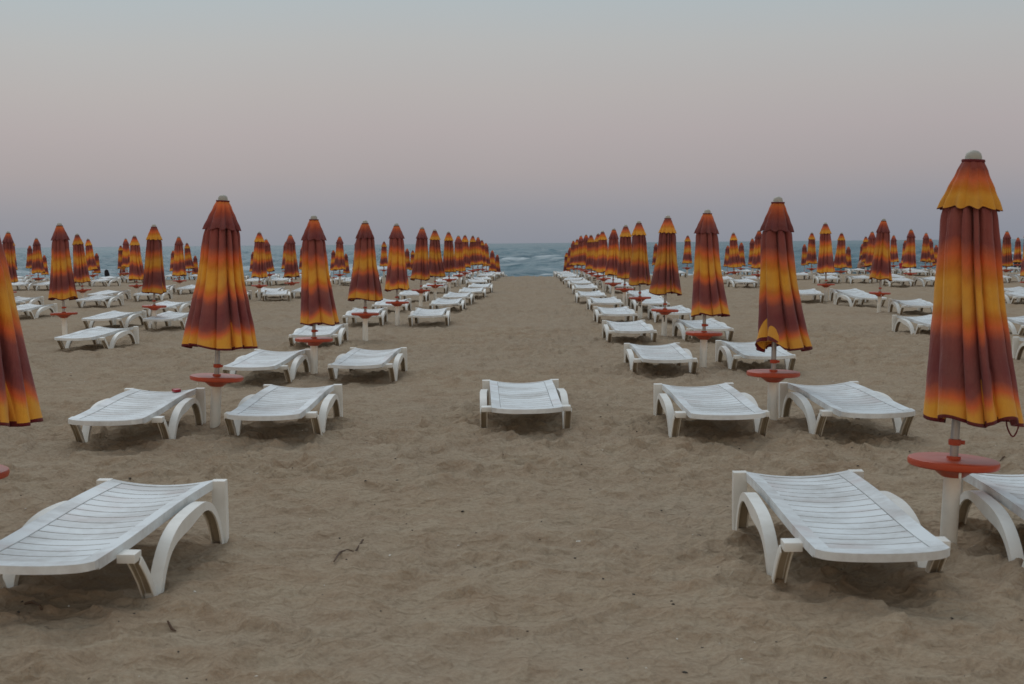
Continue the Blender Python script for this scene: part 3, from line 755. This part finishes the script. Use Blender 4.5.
foam = np.exp(-((YS+warp*.5-121)/5)**2)*.8 + .80*np.exp(-((ph-168)/24)**2)*(.3*vnoise(XS*.06, YS*.02, 27)+.4*vnoise(XS*.2, YS*.06, 34)+.3*vnoise(XS*.5, YS*.12, 35)) + .3*np.exp(-((ph-225)/22)**2)*vnoise(XS*.35, YS*.06, 28)
foam += .7*np.clip(H-.75, 0, .5)
sea = grid_mesh('sea', XS, YS, SEA_Z+H, M_SEA, {'foam': foam}); sea['kind'] = 'structure'

# ------------------------------------------------------------------ small things on the sand
def scatter(name, mat, label, n, seed, size, zone):
    r = random.Random(seed); bm = bmesh.new(); pts = []
    for _ in range(n):
        y = zone[0]+(zone[1]-zone[0])*r.random()**1.6; x = r.uniform(-1, 1)*(1+.42*y); pts.append((x, y))
    hz = height(np.array([p[0] for p in pts]), np.array([p[1] for p in pts]))
    for (x, y), z in zip(pts, hz):
        s = size*r.uniform(.4, 1.5); g = bmesh.ops.create_icosphere(bm, subdivisions=1, radius=1)['verts']
        a = r.uniform(0, 6.28); sx, sy, sz = s*r.uniform(.6, 1.6), s*r.uniform(.4, .9), s*r.uniform(.25, .5)
        for v in g:
            p = v.co*(1+r.uniform(-.25, .25)); v.co = Vector((x+(p.x*sx*math.cos(a)-p.y*sy*math.sin(a)), y+(p.x*sx*math.sin(a)+p.y*sy*math.cos(a)), z+p.z*sz+sz*.4))
    o = from_bm(name, bm, mat); tag(o, label, 'debris'); o['kind'] = 'stuff'; return o
scatter('weed_crumbs', M_DARKBIT, 'small dark dry crumbs scattered over the sand', 620, 3, .0075, (4.5, 24))
scatter('shell_fragments', M_SHELL, 'tiny pale shell bits scattered over the sand', 200, 5, .0075, (4.5, 24))
def ground_at(px, py):
    p = at_z(px, py, 0)
    for _ in range(4): p = at_z(px, py, gz(p.x, p.y))
    return p
def twig(pix, label, rad):
    bm = bmesh.new(); pts = []
    for q in pix: p = ground_at(*q); p.z = gz(p.x, p.y)+rad*.9; pts.append(p)
    lift = max(0, max(gz(*(pts[0].lerp(pts[-1], k/12).xy))-pts[0].lerp(pts[-1], k/12).z for k in range(13)))
    for p in pts: p.z += lift*.7+rad*.5
    bm_tube(bm, pts, [rad*(.7+.3*math.sin(k*2.1)) for k in range(len(pts))], 6)
    o = from_bm('twig', bm, M_TWIG); tag(o, label, 'twig')
twig([(334, 563), (340, 558), (347, 553), (355, 548), (363, 542)], 'long thin dry twig lying on the open sand of the aisle', .0055)
twig([(25, 602), (33, 606), (40, 610), (42, 614)], 'short dark bent twig on the sand below the nearest left lounger', .008)
twig([(168, 629.5), (172, 631), (176, 633)], 'stubby dark stick on the bare sand right of the nearest left lounger', .006)
twig([(1000, 462), (1003, 460), (1005.5, 457)], 'small dark twig sticking up beside the largest parasol', .005)
# red packet on the head end of a lounger in the second row
L3 = LOBJ[3]; bm = bmesh.new(); g = bmesh.ops.create_cube(bm, size=1)['verts']
for v in g: v.co = Vector((v.co.x*.058, v.co.y*.088, v.co.z*.024))
pk = from_bm('red_packet', bm, M_BOX, bevel=.003); tag(pk, 'small red packet lying on the head end of a white lounger', 'packet')
pk.location = L3.matrix_basis @ Vector((.115, yy(.07), bed_z(.115, .07)+.0145)); pk.rotation_euler = (.0, -.06, .5)
bm = bmesh.new(); g = bmesh.ops.create_cube(bm, size=1)['verts']
for v in g: v.co = Vector((v.co.x*.0585, v.co.y*.022, v.co.z*.0245)) + Vector((0, .034, .0))
from_bm('lid', bm, M_SHIRT, pk)

# ------------------------------------------------------------------ people
def skin_body(name, joints, edges, mat, parent=None, sub=2):
    me = bpy.data.meshes.new(name); me.from_pydata([j[0] for j in joints], edges, [])
    t = bpy.data.objects.new('tmp_body', me); COL.objects.link(t)
    md = t.modifiers.new('s', 'SKIN'); md.use_smooth_shade = True; md2 = t.modifiers.new('u', 'SUBSURF'); md2.levels = sub
    for i, j in enumerate(joints):
        r = j[1]; t.data.skin_vertices[0].data[i].radius = r if isinstance(r, tuple) else (r, r)
    t.data.skin_vertices[0].data[0].use_root = True
    dg = bpy.context.evaluated_depsgraph_get(); out = bpy.data.meshes.new_from_object(t.evaluated_get(dg)); out.name = name
    bpy.data.objects.remove(t)
    out.polygons.foreach_set('use_smooth', [True]*len(out.polygons))
    return link(name, out, parent, (mat,))
def person(loc, face, label, skin, lean, top=None, bottom=None, hood=False, on_sand=False):
    """a figure sitting on a bed edge or on the sand, facing local +X; lean in metres the shoulders come forward"""
    s = .0
    J = [((0, 0, .10), (.15, .13)), ((.05+lean*.35, 0, .28), (.125, .15)), ((lean*.75, 0, .45), (.13, .17)), ((lean, 0, .56), (.085, .11)), ((lean+.04, 0, .645), .05), ((lean+.07, 0, .72), (.08, .07)), ((lean+.08, 0, .80), (.098, .078)), ((lean+.07, 0, .86), (.07, .06))]
    E = [(i, i+1) for i in range(7)]
    for sg in (-1, 1):
        k = len(J)
        J += [((lean*.95, sg*.18, .53), .055), ((lean+.08, sg*.23, .31), .042), ((.36, sg*.13, .26), .030), ((.43, sg*.10, .25), (.022, .034))]
        E += [(2, k), (k, k+1), (k+1, k+2), (k+2, k+3)]
        for f in range(4):                                            # four fingers and a thumb on each hand
            J.append(((.505+.012*(f in (1, 2)), sg*(.073+.019*f), .225-.006*f), .0085)); E.append((k+3, len(J)-1))
        J.append(((.455, sg*.055, .262), .0095)); E.append((k+3, len(J)-1))
        k = len(J)
        J += [((.12, sg*.10, .085), .085), ((.46, sg*.13, .12), .062), ((.48, sg*.13, -.10), .052), ((.47, sg*.13, -.285), .036), ((.58, sg*.14, -.31), (.03, .04))]
        E += [(0, k), (k, k+1), (k+1, k+2), (k+2, k+3), (k+3, k+4)]
    if on_sand:                                                       # knees drawn up, feet flat on the sand
        for q, (p, r) in enumerate(J):
            if abs(p[0]-.46) < 1e-6: J[q] = ((.38, p[1], .34), r)
            elif abs(p[0]-.48) < 1e-6: J[q] = ((.44, p[1], .18), r)
            elif abs(p[0]-.47) < 1e-6: J[q] = ((.48, p[1], .02), r)
            elif abs(p[0]-.58) < 1e-6: J[q] = ((.60, p[1], -.03), r)
    J += [((lean+.185, 0, .785), .014)]; E += [(6, len(J)-1)]         # nose
    for sg in (-1, 1): J.append(((lean+.065, sg*.092, .79), .016)); E.append((6, len(J)-1))   # ears
    b = skin_body('person', J, E, skin); tag(b, label, 'person')
    b.location = loc; b.rotation_euler = (0, 0, face)
    bm = bmesh.new(); bmesh.ops.create_icosphere(bm, subdivisions=3, radius=1)
    hx = lean+.052
    if hood:                                                          # a cloth hood falling over the shoulders
        for v in bm.verts:
            q = max(0, -v.co.z); v.co = Vector((hx-.02-.05*q+v.co.x*(.125+.10*q), v.co.y*(.115+.15*q), .78+v.co.z*(.14 if v.co.z > 0 else .34)))
        from_bm('hood', bm, M_BLACK, b)
    else:
        for v in bm.verts:
            if v.co.x > .3 and v.co.z < .25: v.co.x *= .55; v.co.z = .25+.3*(v.co.z-.25)
            v.co = Vector((hx-.014+v.co.x*.110, v.co.y*.092, .818+v.co.z*.088))
        from_bm('hair', bm, M_HAIR, b)
    for sg in (-1, 1):
        bm = bmesh.new(); bmesh.ops.create_icosphere(bm, subdivisions=2, radius=.011)
        for v in bm.verts: v.co += Vector((lean+.166, sg*.032, .805))
        from_bm('eye', bm, M_INK, b)
    if top:
        T = [((-.0, 0, .09), (.185, .165)), ((.045+lean*.35, 0, .30), (.14, .17)), ((lean*.75, 0, .45), (.145, .19)), ((lean, 0, .57), (.10, .125))]; Et = [(0, 1), (1, 2), (2, 3)]
        for sg in (-1, 1):
            k = len(T); T += [((lean*.95, sg*.19, .535), .068), ((lean+.06, sg*.225, .38), .056)]; Et += [(2, k), (k, k+1)]
        skin_body('top', T, Et, top, b)
    if bottom:
        bm = bmesh.new(); bmesh.ops.create_icosphere(bm, subdivisions=3, radius=1)
        for v in bm.verts: v.co = Vector((v.co.x*.135+.03, v.co.y*.18, v.co.z*.12+.10))
        for sg in (-1, 1): bm_tube(bm, [(.03, sg*.09, .085), (.14, sg*.105, .088+.09*on_sand), (.28, sg*.12, .104+.16*on_sand), (.37, sg*.126, .114+.21*on_sand)], [.09, .104, .09, .082], 14)
        from_bm('shorts', bm, bottom, b)
    return b
for k, (px, yd, sgn, turn, lab, skin, lean, top, bot, hood) in enumerate(SITTERS):
    x = at_y(px, 266, yd).x
    person((x, yd-.1, float(prof(yd))+(.255 if not hood else .06)), (.12 if sgn > 0 else math.pi-.1)+turn, lab, skin, lean, top, bot, hood=hood, on_sand=hood)

# ------------------------------------------------------------------ dusk light: soft light from the bright upper sky over the sea, faint warm glow of the sunset behind the camera
SUN_EL, SUN_AZ = math.radians(44), math.radians(-18)
w = bpy.data.worlds.new('World'); C.world = w; w.use_nodes = True
nt = w.node_tree; bg = nt.nodes['Background']
tc = N(nt, 'ShaderNodeTexCoord'); nrm = N(nt, 'ShaderNodeVectorMath', operation='NORMALIZE'); nt.links.new(tc.outputs['Generated'], nrm.inputs[0])
sp = N(nt, 'ShaderNodeSeparateXYZ'); nt.links.new(nrm.outputs[0], sp.inputs[0])
el = mathn(nt, 'MULTIPLY_ADD', sp.outputs['Z'], 1.0); nt.nodes[-1].inputs[2].default_value = 0
cl = noise(nt, nrm.outputs[0], 3.0, 4, .5)
el = mathn(nt, 'ADD', el, mathn(nt, 'MULTIPLY', mathn(nt, 'SUBTRACT', cl, .5), .02))
def srgb(r, g, b): return tuple((c/255/12.92 if c <= 10 else ((c/255+.055)/1.055)**2.4) for c in (r, g, b))
front = ramp(nt, el, [(0.0, srgb(126, 132, 145)), (.022, srgb(134, 136, 147)), (.05, srgb(153, 146, 150)), (.078, srgb(163, 154, 156)), (.105, srgb(168, 162, 161)), (.135, srgb(169, 169, 168)), (.165, srgb(164, 173, 176)), (.23, srgb(158, 171, 177)), (.5, srgb(160, 173, 183)), (1.0, srgb(160, 172, 183))])
back = ramp(nt, el, [(0.0, srgb(255, 196, 142)), (.06, srgb(255, 212, 164)), (.18, srgb(236, 212, 186)), (.4, srgb(172, 176, 178)), (1.0, srgb(160, 172, 183))])
fb = mathn(nt, 'MULTIPLY_ADD', sp.outputs['Y'], -.75); nt.nodes[-1].inputs[2].default_value = .28
fb = mathn(nt, 'MULTIPLY', fb, 1.0, True)
dusk = mixc(nt, fb, front, back)
sky = N(nt, 'ShaderNodeTexSky', sky_type='NISHITA'); sky.sun_disc = False; sky.sun_elevation = SUN_EL; sky.sun_rotation = SUN_AZ; sky.dust_density = 2.0
k = N(nt, 'ShaderNodeVectorMath', operation='SCALE'); k.inputs['Scale'].default_value = 0.006; nt.links.new(sky.outputs[0], k.inputs[0])
veil = noise(nt, nrm.outputs[0], 6.0, 5, .55, .4)
dusk = mixc(nt, mathn(nt, 'MULTIPLY', veil, .10), dusk, (.50, .49, .50))
add = mixc(nt, 1.0, dusk, k.outputs[0], 'ADD')
nt.links.new(add, bg.inputs['Color']); bg.inputs['Strength'].default_value = 1.0
sd = bpy.data.lights.new('dusk_sky_glow', 'SUN'); so = bpy.data.objects.new('dusk_sky_glow', sd); COL.objects.link(so)
sd.energy = .74; sd.angle = math.radians(34); sd.color = (.96, .98, 1.0)
dvec = Vector((math.sin(SUN_AZ)*math.cos(SUN_EL), math.cos(SUN_AZ)*math.cos(SUN_EL), math.sin(SUN_EL)))
so.rotation_euler = dvec.to_track_quat('Z', 'Y').to_euler()

vs = C.view_settings; vs.view_transform = 'Standard'; vs.look = 'None'; vs.exposure = 0.03; vs.gamma = 1.0; vs.use_curve_mapping = False
C.render.engine = 'CYCLES'
C.cycles.max_bounces = 5; C.cycles.diffuse_bounces = 3; C.cycles.glossy_bounces = 3; C.cycles.transmission_bounces = 2
C.cycles.use_denoising = True; C.cycles.filter_width = 1.6
C.cycles.use_adaptive_sampling = True; C.cycles.adaptive_threshold = .01
